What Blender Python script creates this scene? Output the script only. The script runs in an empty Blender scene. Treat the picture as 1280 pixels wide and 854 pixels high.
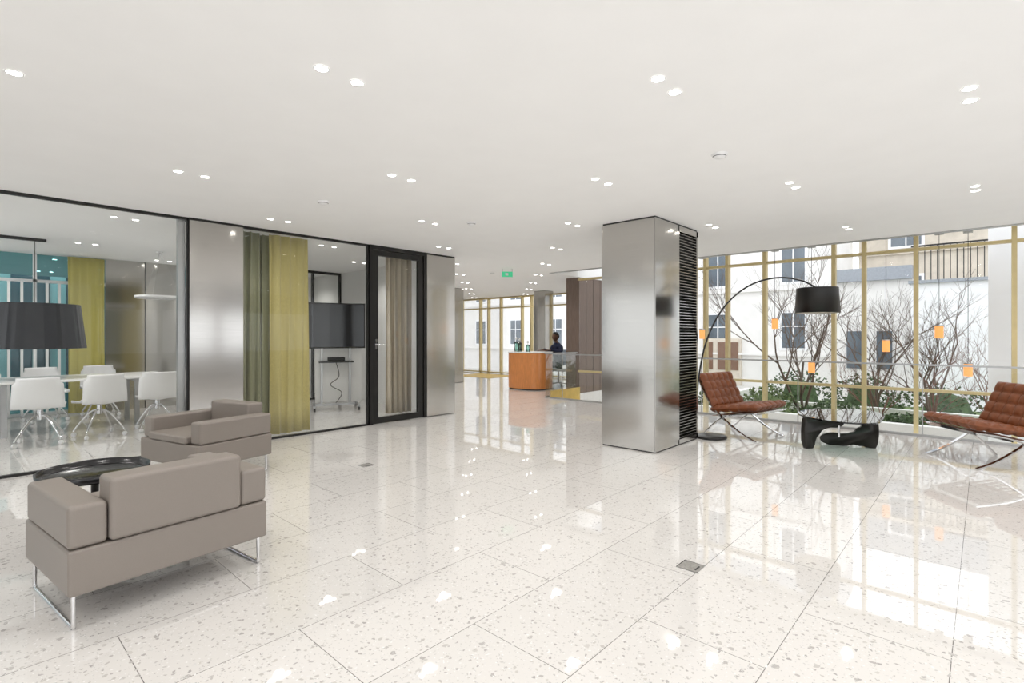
import bpy, bmesh, math, random
from mathutils import Vector, Matrix
random.seed(7)
S=bpy.context.scene
COL=S.collection
try:
    S.view_settings.view_transform='Standard'
except Exception: pass
H=2.73
# ---------------- materials ----------------
MATS={}
def mk(name):
    m=bpy.data.materials.new(name); m.use_nodes=True
    nt=m.node_tree; b=nt.nodes['Principled BSDF']; MATS[name]=m
    return m,nt,b
def pm(name,col,rough=.5,metal=0,spec=.5,coat=0,noise=0,nscale=20,bump=0,emit=None,es=0,sheen=0,trans=0,stretch=None):
    m,nt,b=mk(name)
    b.inputs['Base Color'].default_value=(*col,1)
    b.inputs['Roughness'].default_value=rough
    b.inputs['Metallic'].default_value=metal
    b.inputs['Specular IOR Level'].default_value=spec
    b.inputs['Coat Weight'].default_value=coat
    b.inputs['Sheen Weight'].default_value=sheen
    b.inputs['Transmission Weight'].default_value=trans
    if emit:
        b.inputs['Emission Color'].default_value=(*emit,1); b.inputs['Emission Strength'].default_value=es
    if noise or bump:
        tc=nt.nodes.new('ShaderNodeTexCoord'); mp=nt.nodes.new('ShaderNodeMapping')
        nt.links.new(tc.outputs['Object'],mp.inputs[0])
        if stretch: mp.inputs['Scale'].default_value=stretch
        n=nt.nodes.new('ShaderNodeTexNoise'); n.inputs['Scale'].default_value=nscale; n.inputs['Detail'].default_value=4
        nt.links.new(mp.outputs[0],n.inputs['Vector'])
        if noise:
            r=nt.nodes.new('ShaderNodeValToRGB')
            r.color_ramp.elements[0].position=.3; r.color_ramp.elements[1].position=.7
            r.color_ramp.elements[0].color=(*[c*(1-noise) for c in col],1)
            r.color_ramp.elements[1].color=(*[min(1,c*(1+noise)) for c in col],1)
            nt.links.new(n.outputs['Fac'],r.inputs[0]); nt.links.new(r.outputs[0],b.inputs['Base Color'])
        if bump:
            bp=nt.nodes.new('ShaderNodeBump'); bp.inputs['Strength'].default_value=bump; bp.inputs['Distance'].default_value=.002
            nt.links.new(n.outputs['Fac'],bp.inputs['Height']); nt.links.new(bp.outputs[0],b.inputs['Normal'])
    return m
def glassmat(name,tint=(1,1,1),refl=1.0,ior=1.45):
    m=bpy.data.materials.new(name); m.use_nodes=True; nt=m.node_tree; nt.nodes.clear(); MATS[name]=m
    o=nt.nodes.new('ShaderNodeOutputMaterial'); mx=nt.nodes.new('ShaderNodeMixShader')
    t=nt.nodes.new('ShaderNodeBsdfTransparent'); g=nt.nodes.new('ShaderNodeBsdfGlossy'); f=nt.nodes.new('ShaderNodeFresnel')
    t.inputs[0].default_value=(*tint,1); g.inputs['Roughness'].default_value=0.0; f.inputs[0].default_value=ior
    mu=nt.nodes.new('ShaderNodeMath'); mu.operation='MULTIPLY'; mu.inputs[1].default_value=refl; mu.use_clamp=True
    nt.links.new(f.outputs[0],mu.inputs[0]); nt.links.new(mu.outputs[0],mx.inputs[0])
    nt.links.new(t.outputs[0],mx.inputs[1]); nt.links.new(g.outputs[0],mx.inputs[2]); nt.links.new(mx.outputs[0],o.inputs[0])
    return m
glassmat('glass',(.99,.995,.99),.35); glassmat('table_glass',(.78,.92,.88),1.8); glassmat('teal_glass',(.52,.78,.80),.6)
glassmat('window_glass',(.99,.99,.99),.4)
pm('ceiling_paint',(.93,.93,.925),.9,noise=.01,nscale=3)
pm('wall_paint',(.86,.86,.85),.8,noise=.01,nscale=3)
m_=pm('steel',(.53,.515,.49),.13,1,noise=.045,nscale=4,stretch=(.6,.6,70))
_b=m_.node_tree.nodes['Principled BSDF']; _b.inputs['Anisotropic'].default_value=.55; _b.inputs['Anisotropic Rotation'].default_value=.25
_t=m_.node_tree.nodes.new('ShaderNodeTangent'); _t.direction_type='RADIAL'; _t.axis='Z'; m_.node_tree.links.new(_t.outputs[0],_b.inputs['Tangent'])
pm('dark_slot',(.03,.03,.03),.6)
pm('black_metal',(.018,.017,.016),.35,.3,noise=.05)
pm('black_gloss',(.008,.008,.01),.22,0,coat=.15,noise=.05)
pm('black_shade',(.005,.005,.007),.22,0,spec=.3,noise=.05)
pm('gold',(.66,.54,.29),.38,.6,noise=.05,nscale=8)
pm('gold_floor',(.62,.42,.10),.45,.2,noise=.1,nscale=8)
pm('chrome',(.75,.75,.76),.08,1,noise=.02)
pm('leather_grey',(.25,.218,.192),.42,bump=.25,nscale=220,noise=.03)
pm('leather_cognac',(.19,.055,.017),.42,spec=.35,bump=.3,nscale=120,noise=.12)
pm('black_wood',(.014,.011,.009),.42,noise=.1,nscale=10)
pm('curtain_green',(.27,.27,.17),.9,sheen=.3,noise=.08,nscale=60)
pm('curtain_yellow',(.58,.50,.21),.85,sheen=.3,noise=.08,nscale=60)
pm('curtain_olive',(.48,.43,.12),.85,sheen=.1,noise=.08,nscale=60)
pm('curtain_beige',(.60,.53,.42),.9,noise=.1,nscale=60)
pm('white_plastic',(.84,.84,.84),.35,noise=.01)
pm('white_lam',(.88,.88,.87),.25,noise=.01)
pm('grey_metal',(.45,.45,.45),.35,.8,noise=.03)
pm('orange_wood',(.66,.25,.07),.35,coat=.3,noise=.12,nscale=6,stretch=(8,8,1))
pm('brown_wood',(.17,.12,.095),.5,noise=.18,nscale=10,stretch=(5,5,.5))
pm('grey_panel',(.33,.32,.31),.7,noise=.05,nscale=4)
pm('lamp_amber',(.35,.17,.06),.5,emit=(1,.42,.12),es=.95,noise=.05)
pm('light_disc',(1,1,1),.5,emit=(1,.97,.92),es=16,noise=.01)
pm('lamp_inner',(.95,.9,.8),.6,noise=.02)
pm('exit_green',(.05,.5,.25),.5,emit=(.1,.7,.35),es=.35,noise=.02)
pm('stucco',(.86,.85,.83),.9,noise=.05,nscale=2)
pm('stucco_beige',(.66,.60,.51),.9,noise=.1,nscale=3)
pm('stucco_white',(.92,.93,.95),.9,noise=.04,nscale=1.5)
pm('roof_zinc',(.35,.38,.42),.5,.3,noise=.1)
pm('ext_glass',(.13,.16,.19),.1,0,spec=.8,noise=.3,nscale=1)
pm('shop_brown',(.20,.11,.07),.6,noise=.1)
pm('bark',(.14,.10,.075),.9,noise=.2)
pm('twig_red',(.20,.10,.07),.9,noise=.2)
pm('leaf',(.07,.12,.045),.8,noise=.4,nscale=5)
pm('leaf_light',(.15,.21,.08),.8,noise=.3,nscale=5)
pm('lawn',(.13,.19,.06),.95,noise=.4,nscale=3)
pm('concrete',(.62,.61,.58),.85,noise=.1,nscale=4)
pm('skin',(.13,.065,.04),.5,noise=.05)
pm('lips',(.16,.05,.04),.5,noise=.05)
pm('hair',(.008,.007,.006),.8,noise=.3,nscale=200,bump=.8)
pm('navy_cloth',(.014,.020,.055),.85,noise=.15,nscale=80)
pm('trouser',(.02,.022,.03),.85,noise=.15,nscale=80)
pm('eye_white',(.8,.8,.78),.2,noise=.01)
pm('chair_blue',(.42,.50,.60),.8,noise=.1)
pm('screen_black',(.012,.012,.014),.12,noise=.05)
pm('floor_box_metal',(.34,.33,.31),.5,.5,noise=.2,nscale=60)

def terrazzo():
    m,nt,b=mk('terrazzo'); L=nt.links.new; N=nt.nodes.new
    tc=N('ShaderNodeTexCoord')
    mp=N('ShaderNodeMapping'); mp.inputs['Location'].default_value=(-1.09,-.10,0); L(tc.outputs['Object'],mp.inputs[0])
    br=N('ShaderNodeTexBrick'); br.offset=.5; br.offset_frequency=2; br.squash=1
    br.inputs['Scale'].default_value=1; br.inputs['Brick Width'].default_value=1.15; br.inputs['Row Height'].default_value=.555
    br.inputs['Mortar Size'].default_value=.0018; br.inputs['Mortar Smooth'].default_value=0; br.inputs['Bias'].default_value=0
    br.inputs['Color1'].default_value=(.735,.712,.688,1); br.inputs['Color2'].default_value=(.70,.68,.657,1); br.inputs['Mortar'].default_value=(.20,.19,.18,1)
    L(mp.outputs[0],br.inputs['Vector'])
    cur=br.outputs['Color']
    dn=N('ShaderNodeTexNoise'); dn.inputs['Scale'].default_value=35; dn.inputs['Detail'].default_value=2; L(tc.outputs['Object'],dn.inputs['Vector'])
    sub=N('ShaderNodeVectorMath'); sub.operation='MULTIPLY_ADD'; sub.inputs[1].default_value=(.03,.03,0); L(dn.outputs['Color'],sub.inputs[0]); L(tc.outputs['Object'],sub.inputs[2])
    for sc,thr,prob,c1,c2 in [(17,.16,.19,(.42,.40,.385),(.60,.575,.55)),(42,.23,.34,(.40,.385,.375),(.60,.575,.54)),(100,.27,.45,(.48,.465,.45),(.86,.85,.84))]:
        v=N('ShaderNodeTexVoronoi'); v.voronoi_dimensions='2D'; v.inputs['Scale'].default_value=sc; L(sub.outputs[0],v.inputs['Vector'])
        sep=N('ShaderNodeSeparateColor'); L(v.outputs['Color'],sep.inputs[0])
        ms=N('ShaderNodeMath'); ms.operation='MULTIPLY'; ms.inputs[1].default_value=thr*1.6; L(sep.outputs[1],ms.inputs[0])
        lt=N('ShaderNodeMath'); lt.operation='LESS_THAN'; L(v.outputs['Distance'],lt.inputs[0]); L(ms.outputs[0],lt.inputs[1])
        pr=N('ShaderNodeMath'); pr.operation='LESS_THAN'; pr.inputs[1].default_value=prob; L(sep.outputs[0],pr.inputs[0])
        an=N('ShaderNodeMath'); an.operation='MULTIPLY'; L(lt.outputs[0],an.inputs[0]); L(pr.outputs[0],an.inputs[1])
        cc=N('ShaderNodeMix'); cc.data_type='RGBA'; cc.inputs[6].default_value=(*c1,1); cc.inputs[7].default_value=(*c2,1); L(sep.outputs[2],cc.inputs[0])
        mx=N('ShaderNodeMix'); mx.data_type='RGBA'; L(an.outputs[0],mx.inputs[0]); L(cur,mx.inputs[6]); L(cc.outputs[2],mx.inputs[7])
        cur=mx.outputs[2]
    L(cur,b.inputs['Base Color'])
    b.inputs['Roughness'].default_value=.025; b.inputs['IOR'].default_value=1.9
    b.inputs['Specular IOR Level'].default_value=.5
terrazzo()

# ---------------- mesh builder ----------------
class M:
    def __init__(s,name): s.name=name; s.v=[]; s.f=[]; s.mi=[]; s.sm=[]; s.mats=[]
    def mid(s,mat):
        if mat not in s.mats: s.mats.append(mat)
        return s.mats.index(mat)
    def add(s,vs,fs,mat,smooth=False,xf=None):
        o=len(s.v)
        for p in vs:
            p=Vector(p)
            if xf is not None: p=xf@p
            s.v.append(p)
        for i,f in enumerate(fs):
            s.f.append([o+j for j in f]); s.mi.append(s.mid(mat if isinstance(mat,str) else mat[i])); s.sm.append(smooth)
        return s
    def box(s,a,b,mat,bev=0,seg=3,xf=None):
        a,b=[min(x,y) for x,y in zip(a,b)],[max(x,y) for x,y in zip(a,b)]
        vs=[(x,y,z) for z in (a[2],b[2]) for y in (a[1],b[1]) for x in (a[0],b[0])]
        fs=[(0,2,3,1),(4,5,7,6),(0,1,5,4),(2,6,7,3),(0,4,6,2),(1,3,7,5)]
        if bev:
            bm=bmesh.new(); bv=[bm.verts.new(v) for v in vs]
            for f in fs: bm.faces.new([bv[i] for i in f])
            bmesh.ops.bevel(bm,geom=bm.edges[:],offset=bev,segments=seg,profile=.5,affect='EDGES')
            bm.verts.index_update(); vs=[v.co.copy() for v in bm.verts]; fs=[[v.index for v in f.verts] for f in bm.faces]; bm.free()
            return s.add(vs,fs,mat,True,xf)
        return s.add(vs,fs,mat,False,xf)
    def cyl(s,c,r0,r1,z0,z1,mat,n=24,cap=True,smooth=True,xf=None):
        vs=[];fs=[]
        for z,r in ((z0,r0),(z1,r1)):
            for i in range(n):
                t=2*math.pi*i/n; vs.append((c[0]+r*math.cos(t),c[1]+r*math.sin(t),z))
        s.add(vs,[(i,(i+1)%n,n+(i+1)%n,n+i) for i in range(n)],mat,smooth,xf)
        if cap: s.add(vs,[tuple(range(n-1,-1,-1)),tuple(range(n,2*n))],mat,False,xf)
        return s
    def lathe(s,c,prof,mat,n=32,xf=None):
        vs=[];fs=[];k=len(prof)
        for r,z in prof:
            for i in range(n):
                t=2*math.pi*i/n; vs.append((c[0]+r*math.cos(t),c[1]+r*math.sin(t),z))
        for j in range(k-1):
            for i in range(n): fs.append((j*n+i,j*n+(i+1)%n,(j+1)*n+(i+1)%n,(j+1)*n+i))
        return s.add(vs,fs,mat,True,xf)
    def tube(s,pts,r,mat,n=8,xf=None):
        pts=[Vector(p) for p in pts]; k=len(pts)
        rs=r if isinstance(r,(list,tuple)) else [r]*k
        vs=[];fs=[];up=None
        for i,p in enumerate(pts):
            t=(pts[min(i+1,k-1)]-pts[max(i-1,0)]).normalized()
            if up is None:
                up=Vector((0,0,1)) if abs(t.z)<.9 else Vector((1,0,0))
            a=(up-t*up.dot(t)).normalized(); b=t.cross(a); up=a
            for j in range(n):
                q=2*math.pi*j/n; vs.append(p+(a*math.cos(q)+b*math.sin(q))*rs[i])
        for i in range(k-1):
            for j in range(n): fs.append((i*n+j,i*n+(j+1)%n,(i+1)*n+(j+1)%n,(i+1)*n+j))
        s.add(vs,fs,mat,True,xf)
        s.add(vs,[tuple(range(n-1,-1,-1)),tuple(range((k-1)*n,k*n))],mat,False,xf)
        return s
    def bar(s,pts,y,w,t,mat,xf=None):
        k=len(pts);vs=[];fs=[]
        for i,(x,z) in enumerate(pts):
            a=pts[max(i-1,0)];b=pts[min(i+1,k-1)]
            d=Vector((b[0]-a[0],b[1]-a[1])).normalized(); nx,nz=-d.y,d.x
            for sy,sn in ((-1,-1),(1,-1),(1,1),(-1,1)): vs.append((x+nx*sn*t/2,y+sy*w/2,z+nz*sn*t/2))
        for i in range(k-1):
            for j in range(4): fs.append((i*4+j,i*4+(j+1)%4,(i+1)*4+(j+1)%4,(i+1)*4+j))
        fs+= [(3,2,1,0),(k*4-4,k*4-3,k*4-2,k*4-1)]
        return s.add(vs,fs,mat,False,xf)
    def prism(s,poly,z0,z1,mat,bev=0,xf=None,smooth=False):
        n=len(poly); bm=bmesh.new()
        lo=[bm.verts.new((x,y,z0)) for x,y in poly]; hi=[bm.verts.new((x,y,z1)) for x,y in poly]
        bm.faces.new(lo[::-1]); bm.faces.new(hi)
        for i in range(n): bm.faces.new((lo[i],lo[(i+1)%n],hi[(i+1)%n],hi[i]))
        if bev:
            es=[e for e in bm.edges if (abs(e.verts[0].co.z-e.verts[1].co.z)<1e-6)]
            bmesh.ops.bevel(bm,geom=es,offset=bev,segments=3,profile=.5,affect='EDGES')
        bmesh.ops.recalc_face_normals(bm,faces=bm.faces[:])
        bm.verts.index_update(); vs=[v.co.copy() for v in bm.verts]; fs=[[v.index for v in f.verts] for f in bm.faces]; bm.free()
        return s.add(vs,fs,mat,smooth or bool(bev),xf)
    def mesh(s):
        me=bpy.data.meshes.new(s.name); me.from_pydata([tuple(v) for v in s.v],[],s.f)
        for m in s.mats: me.materials.append(MATS[m])
        for p,mi,sm in zip(me.polygons,s.mi,s.sm): p.material_index=mi; p.use_smooth=sm
        me.update(); return me
    def obj(s,loc=(0,0,0),rot=0,wn=False):
        me=s.mesh(); o=bpy.data.objects.new(s.name,me); COL.objects.link(o); o.location=loc; o.rotation_euler=(0,0,rot)
        if wn:
            w=o.modifiers.new('wn','WEIGHTED_NORMAL'); w.keep_sharp=False; w.weight=90
        return o
def dup(o,loc,rot=0):
    n=bpy.data.objects.new(o.name,o.data); COL.objects.link(n); n.location=loc; n.rotation_euler=(0,0,rot)
    for m in o.modifiers:
        w=n.modifiers.new('wn','WEIGHTED_NORMAL'); w.weight=90
    return n
def spline(P,n=8,closed=False):
    P=[Vector(p) for p in P]; out=[];k=len(P); rng=k if closed else k-1
    for i in range(rng):
        if closed: a,b,c,d=P[(i-1)%k],P[i],P[(i+1)%k],P[(i+2)%k]
        else: a,b,c,d=P[max(i-1,0)],P[i],P[i+1],P[min(i+2,k-1)]
        for j in range(n):
            t=j/n; out.append(.5*((2*b)+(c-a)*t+(2*a-5*b+4*c-d)*t*t+(3*b-a-3*c+d)*t**3))
    if not closed: out.append(P[-1])
    return out

# ---------------- shell ----------------
f=M('floor'); f.box((-4,-4,-.3),(8.9,7,0),'terrazzo'); f.box((-4,7,-.3),(13.4,16,0),'terrazzo'); f.obj()
c=M('ceiling'); c.box((-4,-4,H),(8.95,7,H+.5),'ceiling_paint'); c.box((-4,7,H),(13.4,16,H+.5),'ceiling_paint')
c.box((8.95,-4,3.1),(10.0,7,H+.5),'ceiling_paint'); c.obj()
M('trim_ceiling_edge').box((8.86,-4,H-.012),(8.95,7,H),'grey_metal').obj()
M('trim_floor_edge').box((8.9,6.97,-.32),(9.98,7.0,.15),'gold_floor').box((8.9,-4,-.3),(8.925,6.97,-.001),'grey_metal').obj()
M('floor_lower').box((8.0,-4,-3.1),(10.2,7.2,-3.0),'concrete').obj()
M('wall_hall_north').box((5.97,15.9,0),(13.4,16,H),'wall_paint').obj()
M('wall_meeting_north_end').box((3.1,11.8,0),(5.9,11.9,H),'wall_paint').obj()
M('wall_meeting_east').box((5.86,7.0,0),(5.96,15.9,H),'wall_paint').obj()
M('wall_meeting_divider').box((3.2,8.2,0),(3.3,11.8,H),'wall_paint').obj()
M('wall_hall_south').box((11.2,7.0,0),(13.3,7.1,H),'wall_paint').obj()
# unseen walls added behind the viewpoint to give the steel something darker to reflect
ww_=M('reflect_wall_west'); ww_.box((-4,1.2,0),(-3.9,6.8,H),'grey_panel')
for yy in (2.3,3.4,4.5,5.6): ww_.box((-3.9,yy,0),(-3.895,yy+.01,H),'dark_slot')
ww_.obj()
ws=M('reflect_wall_south'); ws.box((2.6,-4,0),(8.7,-3.9,.85),'grey_panel'); ws.box((2.6,-4,2.1),(8.7,-3.9,H),'grey_panel')  # added out of view; the opening gives steel panels a bright mid-height reflection
for xx in (2.6,4.1,5.6,7.1,8.6): ws.box((xx,-4,.85),(xx+.12,-3.9,2.1),'brown_wood')
ws.box((-4,-4,0),(-3.2,-3.9,H),'brown_wood'); ws.obj()
st=M('wall_meeting_steel'); st.box((1.9,11.6,0),(3.1,11.8,H),'steel'); st.box((2.49,11.59,0),(2.5,11.6,H),'dark_slot'); st.obj()
w=M('window_meeting_back')
w.box((-4,11.8,.02),(1.9,11.82,H),'teal_glass')
x=-4
while x<1.85:
    w.box((x,11.74,0),(x+.05,11.84,H),'white_plastic'); x+=.62
x=-4
while x<1.3:
    w.box((x,11.62,.05),(x+.03,11.72,2.25),'wall_paint'); x+=.155
w.box((-4,11.74,2.25),(1.9,11.8,2.3),'white_plastic'); w.box((-4,11.74,0),(1.9,11.8,.06),'white_plastic'); w.obj()
def curtain(name,p0,p1,mat,z0=.02,z1=H-.02,amp=.04,wl=.11):
    p0=Vector(p0);p1=Vector(p1);L=(p1-p0).length;d=(p1-p0)/L;n=Vector((-d.y,d.x));k=max(16,int(L/wl*12));rows=8
    vs=[];fs=[]
    for r in range(rows+1):
        z=z1+(z0-z1)*r/rows
        for i in range(k+1):
            s=i/k*L; a=amp*(.75+.35*math.sin(i*.13+r*.15))*(.6+.4*r/rows)
            q=p0+d*(s+.012*math.sin(s*57+r*.3))+n*(a*math.sin(2*math.pi*s/wl+.25*math.sin(s*9+r*.4)))
            vs.append((q.x,q.y,z))
    for r in range(rows):
        for i in range(k): fs.append((r*(k+1)+i,r*(k+1)+i+1,(r+1)*(k+1)+i+1,(r+1)*(k+1)+i))
    m=M(name); m.add(vs,fs,mat,True); o=m.obj(); so=o.modifiers.new('so','SOLIDIFY'); so.thickness=.003; return o
curtain('curtain',(1.38,11.55),(1.89,11.55),'curtain_olive',amp=.012)
curtain('curtain',(2.72,7.25),(2.98,6.99+.12),'curtain_green',amp=.05,wl=.10)
curtain('curtain',(2.50,7.08),(2.80,7.08),'curtain_green',amp=.05,wl=.10)
curtain('curtain',(2.90,7.06),(3.44,7.06),'curtain_yellow',amp=.045,wl=.15)
curtain('curtain',(5.05,7.55),(5.50,7.45),'curtain_beige',amp=.05,wl=.10)
# --- glass wall Y=6.86
W=6.86
g=M('window_meeting_front')
g.box((-4,W-.006,.025),(1.075,W+.006,H-.03),'glass'); g.box((1.085,W-.006,.025),(1.87,W+.006,H-.03),'glass')
g.box((2.5,W-.006,.025),(4.27,W+.006,H-.03),'glass')
g.box((-4,W-.025,H-.03),(1.89,W+.025,H),'black_metal'); g.box((2.49,W-.025,H-.03),(4.28,W+.025,H),'black_metal')
g.box((-4,W-.025,0),(1.89,W+.025,.025),'black_metal'); g.box((2.49,W-.025,0),(4.28,W+.025,.025),'black_metal')
g.box((1.875,W-.025,0),(1.892,W+.025,H),'black_metal'); g.box((1.80,W+.03,0),(1.87,W+.10,H),'grey_metal'); g.box((4.255,W-.025,0),(4.28,W+.025,H),'black_metal'); g.obj()
p=M('wall_steel_panel'); p.box((1.895,W-.05,.012),(2.485,W+.25,H-.03),'steel'); p.box((1.9,W-.03,0),(2.48,W+.2,.012),'dark_slot'); p.box((1.895,W-.045,H-.03),(2.485,W+.2,H),'black_metal'); p.obj()
p=M('wall_steel_panel'); p.box((5.36,W-.05,.012),(5.97,W+.12,H-.03),'steel'); p.box((5.37,W-.03,0),(5.95,W+.1,.012),'dark_slot'); p.box((5.36,W-.045,H-.03),(5.97,W+.1,H),'black_metal'); p.obj()
d=M('door_1')
d.box((4.285,W-.045,0),(4.34,W+.045,H),'black_metal'); d.box((5.30,W-.045,0),(5.355,W+.045,H),'black_metal'); d.box((4.34,W-.045,H-.06),(5.30,W+.045,H),'black_metal')
d.box((4.35,W-.03,.01),(4.44,W+.03,H-.07),'black_metal'); d.box((5.20,W-.03,.01),(5.29,W+.03,H-.07),'black_metal')
d.box((4.44,W-.03,.01),(5.20,W+.03,.10),'black_metal'); d.box((4.44,W-.03,H-.15),(5.20,W+.03,H-.07),'black_metal')
d.box((4.44,W-.005,.10),(5.20,W+.005,H-.15),'glass')
d.box((4.38,W-.045,1.14),(4.41,W-.03,1.30),'chrome'); d.tube([(4.395,W-.04,1.22),(4.395,W-.085,1.22),(4.51,W-.085,1.22)],.009,'chrome'); d.obj()
q=M('window_partition')
q.box((3.35,10.49,.02),(5.84,10.5,H),'glass')
for xx in (3.32,4.0,4.6,5.2,5.82): q.box((xx,10.46,0),(xx+.035,10.53,H),'black_metal')
q.box((3.32,10.46,H-.05),(5.85,10.53,H),'black_metal'); q.box((3.32,10.46,0),(5.85,10.53,.04),'black_metal'); q.obj()

# ---- steel column
k=M('steel_column')
x0,x1,y0,y1=5.46,6.64,2.77,3.49
k.box((x0,y0,.015),(6.06,y1,H-.02),'steel'); k.box((6.06,y0+.05,.015),(x1-.02,y1,H-.02),'dark_slot')
k.box((6.06,y0,.015),(6.085,y0+.06,H-.02),'steel'); k.box((x1-.04,y0,.015),(x1,y1+.001,H-.02),'steel')
k.box((6.06,y0,.015),(x1,y0+.06,.07),'steel'); k.box((6.06,y0,H-.09),(x1,y0+.06,H-.02),'steel')
k.box((x0+.01,y0+.01,0),(x1-.01,y1-.01,.015),'dark_slot'); k.box((x0+.01,y0+.01,H-.02),(x1-.01,y1-.01,H),'dark_slot')
z=.09
while z<H-.11:
    k.add([(6.085,y0,z),(x1-.04,y0,z),(x1-.04,y0+.04,z+.026),(6.085,y0+.04,z+.026),(6.085,y0,z+.006),(x1-.04,y0,z+.006),(x1-.04,y0+.04,z+.032),(6.085,y0+.04,z+.032)],
          [(0,1,5,4),(4,5,6,7),(0,3,2,1),(2,3,7,6)],'steel'); z+=.036
k.box((x0-.001,y0+.012,.02),(x0,y0+.015,H-.03),'dark_slot')
k.box((x1,y0,0.015),(x1+.001,y1,H-.02),'steel')
k.obj()
for (a,b_) in (((9.7,11.2),(10.15,11.8)),((12.2,9.8),(12.6,10.25))):
    k=M('steel_column'); k.box((a[0],a[1],.01),(b_[0],b_[1],H-.01),'steel'); k.box((a[0]+.01,a[1]+.01,0),(b_[0]-.01,b_[1]-.01,.01),'dark_slot'); k.box((a[0]+.01,a[1]+.01,H-.01),(b_[0]-.01,b_[1]-.01,H),'dark_slot'); k.obj()
k=M('wood_column'); k.box((10.02,7.02,0),(11.2,7.4,H),'brown_wood')
for xx in (10.3,10.6,10.9): k.box((xx,7.015,0),(xx+.004,7.02,H),'dark_slot')
k.obj()

# ---- window wall X=9.9 facade
def facade(name,X,ys,z0,z1,trans,mat='gold',w=.055,yext=None):
    o=M(name); ya,yb=min(ys),yext or max(ys)
    o.box((X+.03,ya,z0),(X+.036,yb,z1),'window_glass')
    for y in ys: o.box((X-.05,y-w/2,z0),(X+.08,y+w/2,z1),mat)
    for t in trans: o.box((X-.03,ya,t-.022),(X+.06,yb,t+.022),mat)
    return o.obj()
r=9.9/8.9; base=-.277*r
pat=[.96*r,.59*r,.376*r]
y=base
lst=[y]
i=0
while y<6.9:
    y+=pat[i%3]; i+=1
    if y<6.7: lst.append(y)
y=base;i=0
while y>-3.6:
    y-=[.376*r,.59*r,.96*r][i%3]; i+=1; lst.append(y)
facade('window_1',9.9,lst,-3.0,3.1,[.53,2.66,-.9,-2.95],yext=6.96)
ys=[7.15]
i=0
while ys[-1]<15: ys.append(ys[-1]+[.42,1.0,.62][i%3]); i+=1
ys.append(15.85)
facade('window_2',13.25,ys,0,H,[.04,2.35,H-.03],'gold',.045)
o=M('door_mat'); o.box((11.6,11.6,0),(12.9,13.3,.008),'gold_floor'); o.obj()

# balustrade
b=M('glass_balustrade')
b.box((8.80,-3.9,.0),(8.812,6.95,.95),'glass'); b.box((8.79,-3.9,.95),(8.825,6.96,.972),'grey_metal')
b.box((8.78,-3.9,0),(8.83,6.95,.03),'grey_metal')
for yy in (-2.4,-.9,.6,2.1,3.6,5.1,6.6): b.box((8.796,yy,.03),(8.816,yy+.012,.95),'grey_metal')
b.box((8.81,7.06,0),(10.0,7.072,.95),'glass'); b.box((8.79,7.05,.95),(10.0,7.082,.972),'grey_metal'); b.box((8.81,7.04,0),(10.0,7.09,.03),'grey_metal')
b.obj()

# ---- downlights
dl=M('recessed_downlights'); spots=[]
for i in range(-4,10):
    for j in range(-3,13):
        if (i+j)%2: continue
        X=1.3+1.27*i; Y=.06+1.23*j
        if Y>15.5 or X>12.8 or X<-3.8 or Y<-3.8: continue
        if X>8.3 and Y<7.3: continue
        if 5.3<X<6.7 and 2.6<Y<3.6: continue
        if 6.0-.3<X+.1<6.1 and Y>6.8: continue
        if 1.8<X<3.2 and 11.4<Y<11.95: continue
        for dx in (0,.205):
            dl.lathe((X+dx,Y),[(.041,H-.0005),(.039,H-.003),(.032,H-.003)],'white_plastic',20)
            dl.cyl((X+dx,Y),.032,.032,H-.0028,H-.001,'light_disc',20)
        if Y<13: spots.append((X+.1,Y))
dlo=dl.obj()
ld=bpy.data.lights.new('downlight_beam','SPOT'); ld.energy=39; ld.spot_size=math.radians(140); ld.spot_blend=.9; ld.shadow_soft_size=.06; ld.color=(1,.968,.925)
for n,(X,Y) in enumerate(spots):
    lo=bpy.data.objects.new('beam_%d'%n,ld); COL.objects.link(lo); lo.location=(X,Y,H-.02); lo.parent=dlo
for (X,Y) in ((3.95,1.48),(2.6,5.0),(4.3,4.6),(8.0,7.9)):
    s=M('smoke_detector'); s.lathe((0,0),[(0,-.035),(.03,-.033),(.045,-.02),(.055,-.012),(.06,0)],'white_plastic'); s.lathe((0,0),[(.046,-.021),(.0475,-.019),(.049,-.0175)],'dark_slot'); s.obj((X,Y,H))
e=M('exit_sign'); e.box((-.11,-.012,-.17),(.11,.012,-.06),'exit_green',.004); e.box((-.12,-.015,-.18),(.12,.015,-.17),'white_plastic')
e.box((-.04,-.016,-.14),(.02,-.012,-.09),'white_plastic'); e.tube([(-.1,0,-.06),(-.1,0,0)],.005,'grey_metal'); e.tube([(.1,0,-.06),(.1,0,0)],.005,'grey_metal')
e.obj((7.75,7.22,H),-.72)
for (X,Y) in ((2.93,1.265),(2.94,4.75),(7.6,5.9)):
    s=M('floor_socket_box'); s.box((-.058,-.058,-.004),(.058,.058,.003),'floor_box_metal'); s.box((-.063,-.063,-.004),(-.058,.063,.004),'chrome'); s.box((.058,-.063,-.004),(.063,.063,.004),'chrome')
    s.box((-.058,-.063,-.004),(.058,-.058,.004),'chrome'); s.box((-.058,.058,-.004),(.058,.063,.004),'chrome'); s.box((-.03,-.045,.003),(.03,-.035,.004),'dark_slot'); s.obj((X,Y,0))

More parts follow.
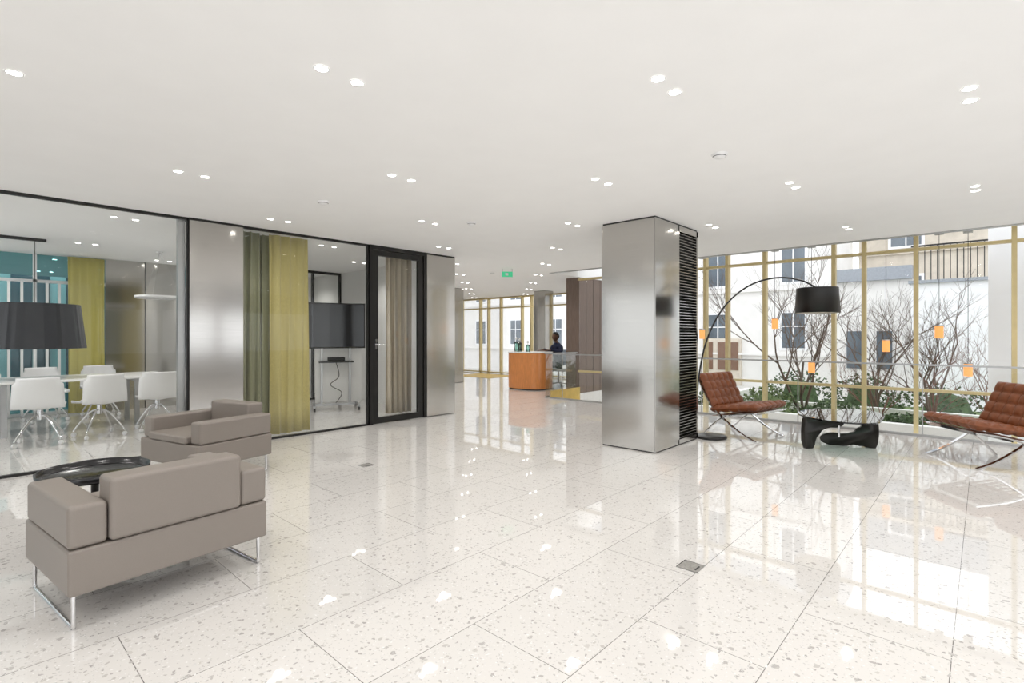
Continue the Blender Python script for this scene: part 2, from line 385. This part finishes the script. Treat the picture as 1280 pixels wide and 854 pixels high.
# ---- grey armchairs
def armchair():
    m=M('armchair'); Wd,D=.92,.75; a=.15; L='leather_grey'
    m.box((0,0,.165),(Wd,D,.375),L,.014,3)
    m.box((.0,.005,.378),(a,D-.03,.575),L,.022,4); m.box((Wd-a,.005,.378),(Wd,D-.03,.575),L,.022,4)
    m.box((a+.003,-.01,.378),(Wd-a-.003,.16,.675),L,.022,4)
    m.box((a+.003,.165,.378),(Wd-a-.003,D+.01,.445),L,.02,4)
    for x in (.03,Wd-.03):
        m.tube(spline([(x,.05,.17),(x,.045,.03),(x,.06,.012),(x,.1,.010),(x,D-.1,.010),(x,D-.06,.012),(x,D-.045,.03),(x,D-.05,.17)],5),.010,'chrome',10)
    m.tube([(.03,.05,.158),(Wd-.03,.05,.158)],.009,'chrome'); m.tube([(.03,D-.05,.158),(Wd-.03,D-.05,.158)],.009,'chrome')
    return m
ac=armchair().obj((.364,3.03,0),math.radians(6.6),wn=True)
phi=math.radians(90+14)
dup(ac,(2.2,5.28,0),phi)
t=M('round_side_table')
t.lathe((0,0),[(0,.435),(.28,.435),(.292,.445),(.298,.475),(.304,.475),(.30,.44),(.285,.425),(0,.425)],'black_gloss',64)
t.lathe((0,0),[(0,.0),(.22,.0),(.22,.008),(.03,.02),(.022,.03),(.022,.42),(.05,.425)],'black_metal',48)
t.obj((.66,4.36,0))

# ---- cognac tufted lounge chairs
def tuft(m,L,Wd,T,nu,nv,mat,xf):
    K=7; NU=nu*K; NV=nv*K; top=[];fs=[]
    def edge(t,n):
        e=min(t,1-t)*n
        return min(1,math.sqrt(max(0,1-(1-min(1,e*2.2))**2)))
    for i in range(NU+1):
        for j in range(NV+1):
            u=i/NU;v=j/NV
            b=(abs(math.sin(math.pi*nu*u))*abs(math.sin(math.pi*nv*v)))**.35
            e=min(edge(u,nu),edge(v,nv))
            top.append((u*L,(v-.5)*Wd,T*.5+T*.5*e*(.45+.55*b)))
    n=len(top); bot=[(x,y,T-z) for x,y,z in top]
    q=lambda i,j:i*(NV+1)+j
    for i in range(NU):
        for j in range(NV):
            fs.append((q(i,j),q(i+1,j),q(i+1,j+1),q(i,j+1))); fs.append((n+q(i,j),n+q(i,j+1),n+q(i+1,j+1),n+q(i+1,j)))
    m.add(top+bot,fs,mat,True,xf)
    for i in range(1,nu):
        for j in range(1,nv):
            c=xf@Vector((i/nu*L,(j/nv-.5)*Wd,T*.73)); R=xf.to_3x3()
            m.lathe((0,0),[(0,.008),(.007,.006),(.009,0)],mat,8,xf=Matrix.Translation(c)@R.to_4x4())
def lounge():
    m=M('lounge_chair')
    c1=[(p.x,p.z) for p in spline([(-.44,0,.78),(-.36,0,.60),(-.25,0,.43),(-.10,0,.28),(.08,0,.15),(.24,0,.06),(.38,0,.008)],6)]
    c2=[(p.x,p.z) for p in spline([(.40,0,.37),(.22,0,.345),(.05,0,.31),(-.08,0,.26),(-.20,0,.17),(-.29,0,.08),(-.36,0,.008)],6)]
    for y in (-.35,.35):
        m.bar(c1,y,.035,.014,'chrome'); m.bar(c2,y,.035,.014,'chrome')
    for (x,z) in ((-.435,.765),(-.25,.42),(.37,.36),(.03,.295)):
        m.box((x-.006,-.35,z-.015),(x+.006,.35,z+.015),'chrome')
    for i in range(7):
        y=-.28+i*.093; m.box((-.22,y-.02,.27),(.36,y+.02,.275),'leather_cognac',xf=Matrix.Translation((.0,0,.03))@Matrix.Rotation(math.radians(-9),4,'Y'))
    seat=Matrix.Translation((-.24,0,.305))@Matrix.Rotation(math.radians(-8),4,'Y')
    tuft(m,.66,.76,.105,5,6,'leather_cognac',seat)
    ang=math.radians(64)
    ux=Vector((-math.cos(ang),0,math.sin(ang))); uz=Vector((math.sin(ang),0,math.cos(ang))); uy=uz.cross(ux)
    R=Matrix((ux,uy,uz)).transposed().to_4x4()
    tuft(m,.50,.76,.10,4,6,'leather_cognac',Matrix.Translation((-.245,0,.36))@R)
    return m
def face(dx,dy): return math.atan2(dy,dx)
lc=lounge().obj((7.28,2.42,0),face(-.2,-1))
dup(lc,(7.50,-.03,0),face(-.62,.80))
# ---- sculptural coffee table
ct=M('coffee_table')
top=[(p.x,p.y) for p in spline([(-.62,-.22,0),(-.45,-.40,0),(.0,-.42,0),(.45,-.34,0),(.64,-.08,0),(.45,.22,0),(.05,.44,0),(-.32,.38,0),(-.60,.08,0)],6,True)]
ct.prism(top,.385,.403,'table_glass')
prof=[(-.03,.0),(.05,.0),(.16,.03),(.30,.0),(.42,.0),(.53,.03),(.54,.10),(.44,.15),(.28,.15),(.16,.20),(.10,.29),(.07,.385),(-.03,.385),(-.06,.2)]
P1=[(p.x,p.y) for p in spline([(a,b_,0) for a,b_ in prof],4,True)]
P1=[(a,max(0,min(.385,b_))) for a,b_ in P1]
def upright(ox,oy,ang,flip):
    R=Matrix.Rotation(ang,4,'Z')@Matrix(((1,0,0,0),(0,0,-1,0),(0,1,0,0),(0,0,0,1)))
    T=Matrix.Translation((ox,oy,0))@R
    if flip: T=T@Matrix.Translation((0,.385,0))@Matrix.Scale(-1,4,(0,1,0))
    return T
ir=math.atan2(-.738,.675)
ct.prism(P1,-.03,.03,'black_wood',.012,xf=upright(-.31,.30,ir+.25,True))
ct.prism(P1,-.03,.03,'black_wood',.012,xf=upright(.24,-.28,ir+math.pi-.45,False))
ct.tube([(-.03,.02,.13),(-.03,.02,.27)],.012,'chrome')
ct.obj((7.28,1.27,0))

# ---- arc floor lamp
al=M('arc_floor_lamp')
dirv=Vector((.675,-.738,0))
prof=[(0,.02),(0,.40),(.042,.875),(.158,1.35),(.38,1.75),(.696,2.014),(1.054,2.12),(1.381,2.088),(1.60,1.98)]
al.tube(spline([dirv*s_+Vector((0,0,z_)) for s_,z_ in prof],8),.011,'black_metal',10)
al.lathe((dirv.x*.18+.02,dirv.y*.18),[(0,.0),(.2,.0),(.205,.006),(.205,.022),(.195,.03),(0,.03)],'black_metal',48)
sx=dirv*1.60; cx,cy=sx.x,sx.y
al.lathe((cx,cy),[(.245,1.985),(.265,1.655),(.262,1.655),(.242,1.98),(.02,1.98)],'black_metal',48)
al.lathe((cx,cy),[(.240,1.978),(.259,1.66)],'lamp_inner',48)
al.cyl((cx,cy),.02,.02,1.84,1.98,'black_metal'); al.lathe((cx,cy),[(0,1.76),(.03,1.77),(.04,1.81),(.02,1.85)],'lamp_inner',16)
al.obj((6.69,2.81,0))

# ---- void pendants
pend=[(9.3,3.80,1.38),(9.3,2.57,1.55),(9.3,2.03,.84),(9.2,1.05,1.20),(9.3,.46,1.40),(9.4,.16,.88),(9.4,5.4,1.2),(9.3,-.6,1.3)]
for i,(X,Y,Z) in enumerate(pend):
    m=M('pendant_lamp')
    m.lathe((0,0),[(0,.085),(.042,.085),(.048,.078),(.048,-.075),(.044,-.082),(0,-.082)],'lamp_amber',20)
    m.cyl((0,0),.049,.049,.085,.10,'grey_metal',20)
    m.tube([(0,0,.10),(0,0,3.1-Z)],.0035,'black_metal',6)
    m.box((-.05,-.05,2.76-Z),(.05,.05,2.86-Z),'grey_metal')
    m.obj((X,Y,Z))

# ---- meeting room furniture
mt=M('conference_table')
mt.box((-3.0,9.3,.715),(2.4,10.5,.745),'white_lam',.006)
for xx in (-2.6,-1.2,.5,1.95):
    for yy in (9.55,10.2): mt.box((xx-.03,yy-.03,0),(xx+.03,yy+.03,.715),'grey_metal')
    mt.box((xx-.02,9.55,.66),(xx+.02,10.2,.71),'grey_metal')
mt.obj()
def meeting_chair():
    m=M('office_chair'); vs=[];fs=[]
    prof=spline([(.24,0,.44),(.20,0,.455),(.05,0,.445),(-.12,0,.445),(-.20,0,.48),(-.235,0,.58),(-.26,0,.72),(-.28,0,.84)],4)
    nv=10;k=len(prof)
    for i,p in enumerate(prof):
        t=i/(k-1); wd=.23+.02*math.sin(t*math.pi) -.03*(t>.9)
        for j in range(nv+1):
            v=j/nv*2-1
            lift=.05*v*v*(1-abs(2*t-1))+ .02*v*v
            if t>.5: vs.append((p.x+.07*v*v*min(1,(t-.5)*3),v*wd,p.z))
            else: vs.append((p.x,v*wd,p.z+lift))
    n=len(vs)
    back=[(x-.008,y,z-.010) for x,y,z in vs]
    q=lambda i,j:i*(nv+1)+j
    for i in range(k-1):
        for j in range(nv):
            fs.append((q(i,j),q(i,j+1),q(i+1,j+1),q(i+1,j))); fs.append((n+q(i,j),n+q(i+1,j),n+q(i+1,j+1),n+q(i,j+1)))
    for j in range(nv): fs.append((q(0,j),n+q(0,j),n+q(0,j+1),q(0,j+1))); fs.append((q(k-1,j),q(k-1,j+1),n+q(k-1,j+1),n+q(k-1,j)))
    for i in range(k-1): fs.append((q(i,0),q(i+1,0),n+q(i+1,0),n+q(i,0))); fs.append((q(i,nv),n+q(i,nv),n+q(i+1,nv),q(i+1,nv)))
    m.add(vs+back,fs,'white_plastic',True)
    m.cyl((0,0),.03,.03,.30,.43,'chrome',16)
    for a in (45,135,225,315):
        ca,sa=math.cos(math.radians(a)),math.sin(math.radians(a))
        m.tube(spline([(0,0,.36),(ca*.1,sa*.1,.33),(ca*.25,sa*.25,.15),(ca*.30,sa*.30,.07)],4),.012,'chrome',8)
        m.cyl((0,0),.028,.028,-.012,.012,'white_plastic',14,xf=Matrix.Translation((ca*.30,sa*.30,.028))@Matrix.Rotation(math.radians(a),4,'Z')@Matrix.Rotation(math.pi/2,4,'X'))
    return m
mc=meeting_chair().obj((.78,8.72,0),math.radians(80))
for X,Y,a in ((1.38,8.80,100),(2.05,8.85,85),(.05,8.7,95),(-.8,8.75,90),(-1.6,8.7,90),(1.75,11.05,-90),(1.05,11.0,-80),(.3,11.05,-95),(-.5,11.0,-90),(2.85,9.95,180)):
    dup(mc,(X,Y,0),math.radians(a))
pl=M('drum_pendant_lamp')
n=72;vs=[];fs=[]
for (rr,z) in ((.50,1.80),(.57,1.17)):
    for i in range(n):
        t=2*math.pi*i/n; q=rr*(1+.004*(1 if i%2 else -1)); vs.append((q*math.cos(t),q*math.sin(t),z))
for (rr,z) in ((.485,1.79),(.555,1.17)):
    for i in range(n):
        t=2*math.pi*i/n; vs.append((rr*math.cos(t),rr*math.sin(t),z))
for i in range(n):
    j=(i+1)%n; fs+=[(i,n+i,n+j,j),(2*n+i,2*n+j,3*n+j,3*n+i),(i,j,2*n+j,2*n+i),(n+i,3*n+i,3*n+j,n+j)]
pl.add(vs,fs,'black_shade')
pl.cyl((0,0),.48,.48,1.775,1.79,'black_shade',40)
pl.cyl((0,0),.06,.06,1.66,1.82,'black_metal')
pl.tube([(0,0,1.8),(0,0,H-.03)],.004,'black_metal'); pl.box((-1.6,-.03,H-.04),(.12,.03,H),'black_metal'); pl.obj((.83,9.9,0))
rl=M('ring_pendant_lamp'); rl.lathe((0,0),[(.30,1.96),(.34,1.96),(.34,2.0),(.30,2.0),(.30,1.96)],'white_plastic',40)
rl.cyl((0,0),.335,.335,1.985,1.995,'white_plastic',40)
for a in range(3):
    t=a*2.094; rl.tube([(.32*math.cos(t),.32*math.sin(t),2.0),(0,0,H)],.002,'grey_metal',5)
rl.cyl((0,0),.05,.05,H-.02,H,'white_plastic'); rl.obj((2.34,9.95,0))
# TV on stand
tv=M('television_stand')
tv.box((-.52,-.03,1.12),(.52,.03,1.96),'black_metal',.008); tv.box((-.50,-.033,1.145),(.50,-.028,1.94),'screen_black')
for s in (-1,1):
    tv.box((s*.25-.02,.03,.1),(s*.25+.02,.07,1.7),'grey_metal'); tv.box((s*.38-.02,-.32,.06),(s*.38+.02,.36,.10),'grey_metal')
    for yy in (-.30,.34): tv.cyl((0,0),.03,.03,-.015,.015,'black_metal',14,xf=Matrix.Translation((s*.38,yy,.03))@Matrix.Rotation(math.pi/2,4,'Y'))
tv.box((-.38,.02,.06),(.38,.07,.10),'grey_metal'); tv.box((-.3,-.16,.86),(.3,.06,.885),'black_metal'); tv.box((-.15,-.12,.885),(.15,.02,.96),'black_metal',.01)
tv.tube(spline([(.0,.0,.86),(.05,-.02,.6),(-.1,-.03,.45),(.1,-.02,.3),(0,.05,.1)],6),.006,'black_metal')
tv.box((-.36,.075,.12),(.46,.09,1.12),'white_lam')
tv.obj((4.85,8.85,0),math.radians(-25))

# ---- reception desk
DX,DY=10.1,8.6
rd=M('reception_desk'); a,b_=.46,.56
def ell(sx,a0,a1,n): return [(a*sx*math.copysign(abs(math.cos(t))**.75,math.cos(t)),b_*sx*math.copysign(abs(math.sin(t))**.75,math.sin(t))) for t in [a0+(a1-a0)*i/n for i in range(n+1)]]
o1=ell(1,math.radians(48),math.radians(312),48); i1=ell(.93,math.radians(48),math.radians(312),48)
rd.prism(o1+i1[::-1],.03,.92,'orange_wood'); o2=ell(.97,math.radians(50),math.radians(310),48); rd.prism(o2+ell(.94,math.radians(50),math.radians(310),48)[::-1],0,.03,'dark_slot')
rd.prism(ell(1.02,0,2*math.pi*(63/64),63),.92,.945,'white_lam')
rd.obj((DX,DY,0))
for n,(dx,dy,h) in enumerate(((-.2,.3,.26),(-.05,.33,.22),(-.3,.1,.24),(-.12,-.02,.18))):
    v=M('glass_vase'); v.lathe((0,0),[(0,0),(.05,0),(.055,.02),(.045,h*.6),(.06,h),(.056,h),(.041,h*.6),(.05,.02),(0,.01)],'table_glass',20); v.tube([(0,0,.012),(.01,.01,h+.06)],.004,'leaf',6); v.lathe((.01,.01),[(0,h+.12),(.025,h+.09),(.02,h+.05),(0,h+.04)],'white_plastic',10)
    v.obj((DX+dx,DY+dy,.945))

# ---- receptionist (seated)
def skin(verts,edges,radii,root=0,sub=2):
    me=bpy.data.meshes.new('tmp'); me.from_pydata(verts,edges,[]); ob=bpy.data.objects.new('tmp',me); COL.objects.link(ob)
    ob.modifiers.new('s','SKIN'); sv=me.skin_vertices[0].data
    for i,rr in enumerate(radii): sv[i].radius=(rr if isinstance(rr,tuple) else (rr,rr)); sv[i].use_root=(i==root)
    ss=ob.modifiers.new('ss','SUBSURF'); ss.levels=sub; ss.render_levels=sub
    dg=bpy.context.evaluated_depsgraph_get(); ev=ob.evaluated_get(dg); m2=bpy.data.meshes.new_from_object(ev)
    vs=[v.co.copy() for v in m2.vertices]; fs=[list(p.vertices) for p in m2.polygons]
    bpy.data.objects.remove(ob); return vs,fs
pr=M('seated_person')
V=[(0,0,.60),(.01,0,.74),(.04,0,.90),(.055,0,1.03),(.06,0,1.10),(.07,0,1.165),(.085,0,1.24)]
R=[(.165,.14),(.15,.115),(.165,.125),(.14,.11),(.085,.085),(.060,.060),(.056,.056)]
E=[(0,1),(1,2),(2,3),(3,4),(4,5),(5,6)]
for s in (-1,1):
    n=len(V); V+=[(.05,s*.10,1.075),(.055,s*.185,1.05),(.09,s*.225,.94),(.15,s*.23,.93),(.34,s*.17,.985),(.42,s*.14,.985)]
    R+=[.075,.066,.054,.050,.038,.030]; E+=[(4,n),(n,n+1),(n+1,n+2),(n+2,n+3),(n+3,n+4),(n+4,n+5)]
    n=len(V); V+=[(.05,s*.085,.585),(.22,s*.11,.585),(.43,s*.12,.565),(.42,s*.12,.33),(.38,s*.12,.11),(.40,s*.12,.05),(.53,s*.13,.035)]
    R+=[.105,.085,.068,.058,.042,.042,.034]; E+=[(0,n)]+[(n+i,n+i+1) for i in range(6)]
try:
    vs,fs=skin(V,E,R,0,2)
    mats=[]
    for f_ in fs:
        cc=sum((vs[i] for i in f_),Vector())/len(f_)
        if cc.z>1.165 and abs(cc.y)<.1: mt_='skin'
        elif cc.z<.09: mt_='dark_slot'
        elif cc.x>.395 and cc.z>.9: mt_='skin'
        elif cc.z<.645 or (cc.x>.13 and cc.z<.76): mt_='trouser'
        else: mt_='navy_cloth'
        mats.append(mt_)
    pr.add(vs,fs,mats,True)
    for s in (-1,1):
        w0=Vector((.42,s*.14,.985)); HV=[w0,w0+Vector((.04,0,-.006)),w0+Vector((.085,0,-.012))]; HR=[(.024,.018),(.036,.015),(.036,.014)]; HE=[(0,1),(1,2)]
        for fi,(oy,ln) in enumerate(((-.027,.062),(-.009,.074),(.009,.080),(.027,.068))):
            oy=oy*-s; n=len(HV)
            HV+=[w0+Vector((.095,oy,-.012)),w0+Vector((.095+ln*.5,oy*1.15,-.012)),w0+Vector((.095+ln*.8,oy*1.2,-.022)),w0+Vector((.095+ln,oy*1.2,-.030))]
            HR+=[.0095,.009,.0085,.0075]; HE+=[(2,n),(n,n+1),(n+1,n+2),(n+2,n+3)]
        n=len(HV); HV+=[w0+Vector((.03,-s*.035,-.01)),w0+Vector((.065,-s*.055,-.016)),w0+Vector((.09,-s*.058,-.024))]; HR+=[.012,.010,.008]; HE+=[(1,n),(n,n+1),(n+1,n+2)]
        hv,hf=skin([tuple(p) for p in HV],HE,HR,0,1); pr.add(hv,hf,'skin',True)
except Exception as ex:
    print('skin fail',ex)
hc=Vector((.105,0,1.325)); hv=[];hf=[];nu,nv=36,28
for i in range(nv+1):
    ph=math.pi*i/nv
    for j in range(nu):
        th=2*math.pi*j/nu; x=math.sin(ph)*math.cos(th);y=math.sin(ph)*math.sin(th);z=math.cos(ph)
        sx,sy,sz=.100,.079,.120
        if z<0: sy*=1+.28*z; sx*=1+.08*z+ (.10*z if x<0 else 0)
        p=Vector((x*sx,y*sy,z*sz))
        if x>0:
            p.x+=.020*math.exp(-((y/.17)**2))*math.exp(-(((z+.20)/.13)**2))
            p.x+=.006*math.exp(-((y/.3)**2))*math.exp(-(((z+.50)/.08)**2))
            p.x-=.008*math.exp(-(((abs(y)-.38)/.18)**2))*math.exp(-(((z-.03)/.13)**2))
            p.x+=.014*math.exp(-((y/.35)**2))*math.exp(-(((z+.82)/.14)**2))
        hv.append(hc+p)
for i in range(nv):
    for j in range(nu): hf.append((i*nu+j,(i+1)*nu+j,(i+1)*nu+(j+1)%nu,i*nu+(j+1)%nu))
pr.add(hv,hf,'skin',True)
for s in (-1,1):
    pr.lathe((0,0),[(0,.009),(.007,.007),(.010,0),(.007,-.007),(0,-.009)],'eye_white',12,xf=Matrix.Translation(hc+Vector((.080,s*.030,.004))))
    pr.lathe((0,0),[(0,.0045),(.004,.003),(.005,0),(.004,-.003),(0,-.0045)],'dark_slot',10,xf=Matrix.Translation(hc+Vector((.0875,s*.030,.004))))
    pr.box((.080,s*.030-.014,.022),(.092,s*.030+.014,.027),'hair',xf=Matrix.Translation(hc))
    pr.lathe((0,0),[(0,.03),(.014,.022),(.017,0),(.011,-.022),(0,-.03)],'skin',12,xf=Matrix.Translation(hc+Vector((-.005,s*.078,-.005)))@Matrix.Diagonal((1,.45,1,1)))
pr.box((.074,-.020,-.063),(.0925,.020,-.055),'lips',.003,2,xf=Matrix.Translation(hc))
hv2=[];hf2=[];rr_=random.Random(4)
for i in range(nv+1):
    for j in range(nu):
        p=hv[i*nu+j]-hc; e_=rr_.uniform(0,.05); hv2.append(hc+Vector((p.x*(1.07+e_)-.004,p.y*(1.07+e_),p.z*(1.08+e_)+.002)))
for i in range(nv):
    for j in range(nu):
        ct_=[i*nu+j,(i+1)*nu+j,(i+1)*nu+(j+1)%nu,i*nu+(j+1)%nu]
        c_=sum((hv[q]-hc for q in ct_),Vector())/4
        if c_.z>.04+.55*max(0,c_.x-.02) or (c_.x<-.028 and c_.z>-.045+.3*(c_.x+.1)): hf2.append(ct_)
pr.add(hv2,hf2,'hair',True)
PX,PY=10.98,8.36; pa=face(-.95,.26)
pr.obj((PX,PY,0),pa)
oc=M('desk_chair')
oc.box((-.22,-.23,.42),(.24,.23,.475),'chair_blue',.02); oc.box((-.27,-.21,.55),(-.22,.21,.98),'chair_blue',.02)
oc.tube(spline([(-.05,0,.41),(-.22,0,.40),(-.275,0,.50),(-.28,0,.75)],5),.014,'white_plastic'); oc.cyl((0,0),.025,.025,.09,.42,'chrome',16)
for q in range(5):
    t=q*1.2566; oc.tube([(0,0,.11),(.28*math.cos(t),.28*math.sin(t),.065)],.014,'white_plastic')
    oc.cyl((0,0),.028,.028,-.02,.02,'black_metal',12,xf=Matrix.Translation((.28*math.cos(t),.28*math.sin(t),.028))@Matrix.Rotation(t,4,'Z')@Matrix.Rotation(math.pi/2,4,'X'))
oc.obj((PX,PY,0),pa)

# ---------------- exterior ----------------
gnd=M('ground_outside'); gnd.box((10.3,-25,-.8),(45,40,-.6),'concrete'); gnd.box((-20,12.2,-.8),(10.3,40,-.6),'concrete'); gnd.obj()
gd=M('garden_bed'); gd.box((11.8,-3.0,-.6),(16.5,5.2,-.45),'lawn')
for (a0,a1) in (((11.6,-3.2),(11.8,5.4)),((11.8,5.2),(16.6,5.4)),((13.9,-3),(14.05,5.2))): gd.box((a0[0],a0[1],-.6),(a1[0],a1[1],-.25),'stucco')
gd.obj()
def building(name,X,y0,y1,z1,wall,cols,rows,zs,wh,ww,z0=-.6):
    b=M(name); b.box((X,y0,z0),(X+3,y1,z1),wall)
    n=int((y1-y0)/cols)
    for r_ in range(rows):
        z=zs+r_*(wh+1.15)
        for i in range(n):
            yc=y0+(i+.5)*(y1-y0)/n
            b.box((X-.03,yc-ww/2-.09,z-.09),(X,yc+ww/2+.09,z+wh+.09),'stucco_white')
            b.box((X-.04,yc-ww/2,z),(X-.03,yc+ww/2,z+wh),'ext_glass'); b.box((X-.055,yc-.02,z),(X-.04,yc+.02,z+wh),'stucco_white'); b.box((X-.055,yc-ww/2,z+wh*.6),(X-.04,yc+ww/2,z+wh*.6+.04),'stucco_white')
        b.box((X-.12,y0,z-.3),(X,y1,z-.22),wall)
    b.box((X-.25,y0,z1),(X+3,y1,z1+.15),wall)
    b.box((X+.1,y0,z1+.15),(X+3,y1,z1+1.5),'roof_zinc'); return b
b=building('building_white',21,3.8,34,7.2,'stucco',2.6,3,.9,1.3,.75)
b.box((20.9,7.0,-.6),(21,8.5,1.25),'stucco_beige')
for yy in (7.1,7.6,8.1): b.box((20.87,yy,.0),(20.9,yy+.3,1.1),'shop_brown')
b.obj()
building('building_beige',24,-14,3.6,5.4,'stucco_beige',2.6,3,-.2,1.3,.9).obj()
wl=M('courtyard_wall'); wl.box((17.5,-6,-.6),(19.5,1.45,2.75),'stucco_white'); wl.box((17.4,-6,2.75),(19.6,1.5,2.83),'roof_zinc')
y=-6
while y<1.4:
    wl.box((17.5,y,2.83),(17.52,y+.02,3.75),'black_metal'); y+=.13
wl.box((17.49,-6,3.73),(17.53,1.45,3.77),'black_metal'); wl.box((17.47,-.9,1.3),(17.5,-.2,2.2),'stucco_white'); wl.obj()
M('exterior_pier').box((11.0,-.52,-.6),(11.5,-.05,3.6),'stucco_white').obj()
M('building_low').box((19.8,1.6,-.6),(21,3.6,3.1),'stucco').box((19.75,2.1,.3),(19.8,2.5,1.5),'ext_glass').box((19.75,2.9,.3),(19.8,3.3,1.5),'ext_glass').box((19.6,1.6,3.1),(21,3.6,3.5),'roof_zinc').obj()
def tree(name,loc,h,seed,mat='bark',r0=.03,depth=5):
    rnd=random.Random(seed); m=M(name)
    def br(p,d,L,r,k):
        n=3; pts=[p];q=p.copy();dd=d.copy()
        for i in range(n):
            dd=(dd+Vector((rnd.uniform(-.18,.18),rnd.uniform(-.18,.18),rnd.uniform(-.02,.12)))).normalized(); q=q+dd*L/n; pts.append(q.copy())
        m.tube(pts,[r*(1-.4*i/n) for i in range(n+1)],mat,5 if k>2 else 3)
        if k>0:
            for c_ in range(rnd.choice((2,3,3))):
                ax=Vector((rnd.uniform(-1,1),rnd.uniform(-1,1),rnd.uniform(-.2,.8))).normalized()
                nd=(dd*1.0+ax*.85).normalized(); st=pts[rnd.choice((1,2,3,3))]
                br(st,nd,L*rnd.uniform(.6,.85),r*.6,k-1)
    for s_ in range(3):
        d0=Vector((rnd.uniform(-.35,.35),rnd.uniform(-.35,.35),1)).normalized(); br(Vector((0,0,0)),d0,h*.33,r0,depth)
    return m.obj(loc)
tree('bare_tree',(13.0,3.0,-.45),4.0,3,'bark',.035); tree('bare_tree',(13.4,.75,-.45),2.9,5); tree('bare_tree',(15.0,1.9,-.45),3.4,11)
tree('bare_shrub',(12.6,1.6,-.45),1.9,8,'twig_red',.014,4); tree('bare_shrub',(12.9,-.1,-.45),2.4,9,'twig_red',.014,4); tree('bare_shrub',(12.8,.7,-.45),2.2,19,'twig_red',.014,4)
def shrub(loc,rx,ry,rz,n,mat,seed):
    rnd=random.Random(seed); m=M('garden_shrub')
    for i in range(n):
        t=rnd.uniform(0,6.283);z=rnd.uniform(-.1,1);rr=math.sqrt(max(0,1-z*z))*rnd.uniform(.75,1.05)
        c_=Vector((rx*rr*math.cos(t),ry*rr*math.sin(t),rz*max(z,0)*rnd.uniform(.8,1.05)))
        u=Vector((rnd.uniform(-1,1),rnd.uniform(-1,1),rnd.uniform(-1,1))).normalized(); v_=u.cross(Vector((rnd.uniform(-1,1),.3,1))).normalized(); s_=rnd.uniform(.03,.06)
        m.add([c_-u*s_,c_+v_*s_*.6,c_+u*s_,c_-v_*s_*.6],[(0,1,2,3)],mat)
    m.lathe((0,0),[(.001,rz*.8),(rx*.55,rz*.6),(rx*.8,0.0)],mat,12)
    return m.obj(loc)
sp=[(12.5,3.6,.5,.7,.65),(12.5,2.3,.5,.7,.45),(12.4,1.1,.4,.7,.3),(12.6,-.6,.5,.8,.4),(14.8,3.5,.6,1,.9),(14.9,.6,.6,1.2,.7),(15.5,-1.2,.6,1,1.0),(12.5,4.7,.5,.5,.8),(15.9,2.3,.5,.8,.8),(13.2,-1.9,.6,.8,.7)]
for i,(X,Y,rx,ry,rz) in enumerate(sp): shrub((X,Y,-.45),rx,ry,rz,700,'leaf' if i%3 else 'leaf_light',i)
b=M('building_glass'); b.box((-16,17,-.6),(6,20,12),'stucco')
for i in range(22): b.box((-16+i,16.97,0),(-15.3+i,17,10),'ext_glass')
b.obj()

# ---------------- world, camera ----------------
w=bpy.data.worlds.new('World'); S.world=w; w.use_nodes=True
bg=w.node_tree.nodes['Background']; bg.inputs[0].default_value=(.945,.968,1,1); bg.inputs[1].default_value=2.0
cam=bpy.data.cameras.new('camera'); co=bpy.data.objects.new('camera',cam); COL.objects.link(co); S.camera=co
cam.sensor_width=36; cam.lens=645/1280*36; cam.shift_y=-7/1280; cam.clip_start=.05; cam.clip_end=200
co.location=(0,0,1.35)
yaw=math.atan2(.675,.738)
co.rotation_euler=(math.pi/2,0,yaw-math.pi/2)
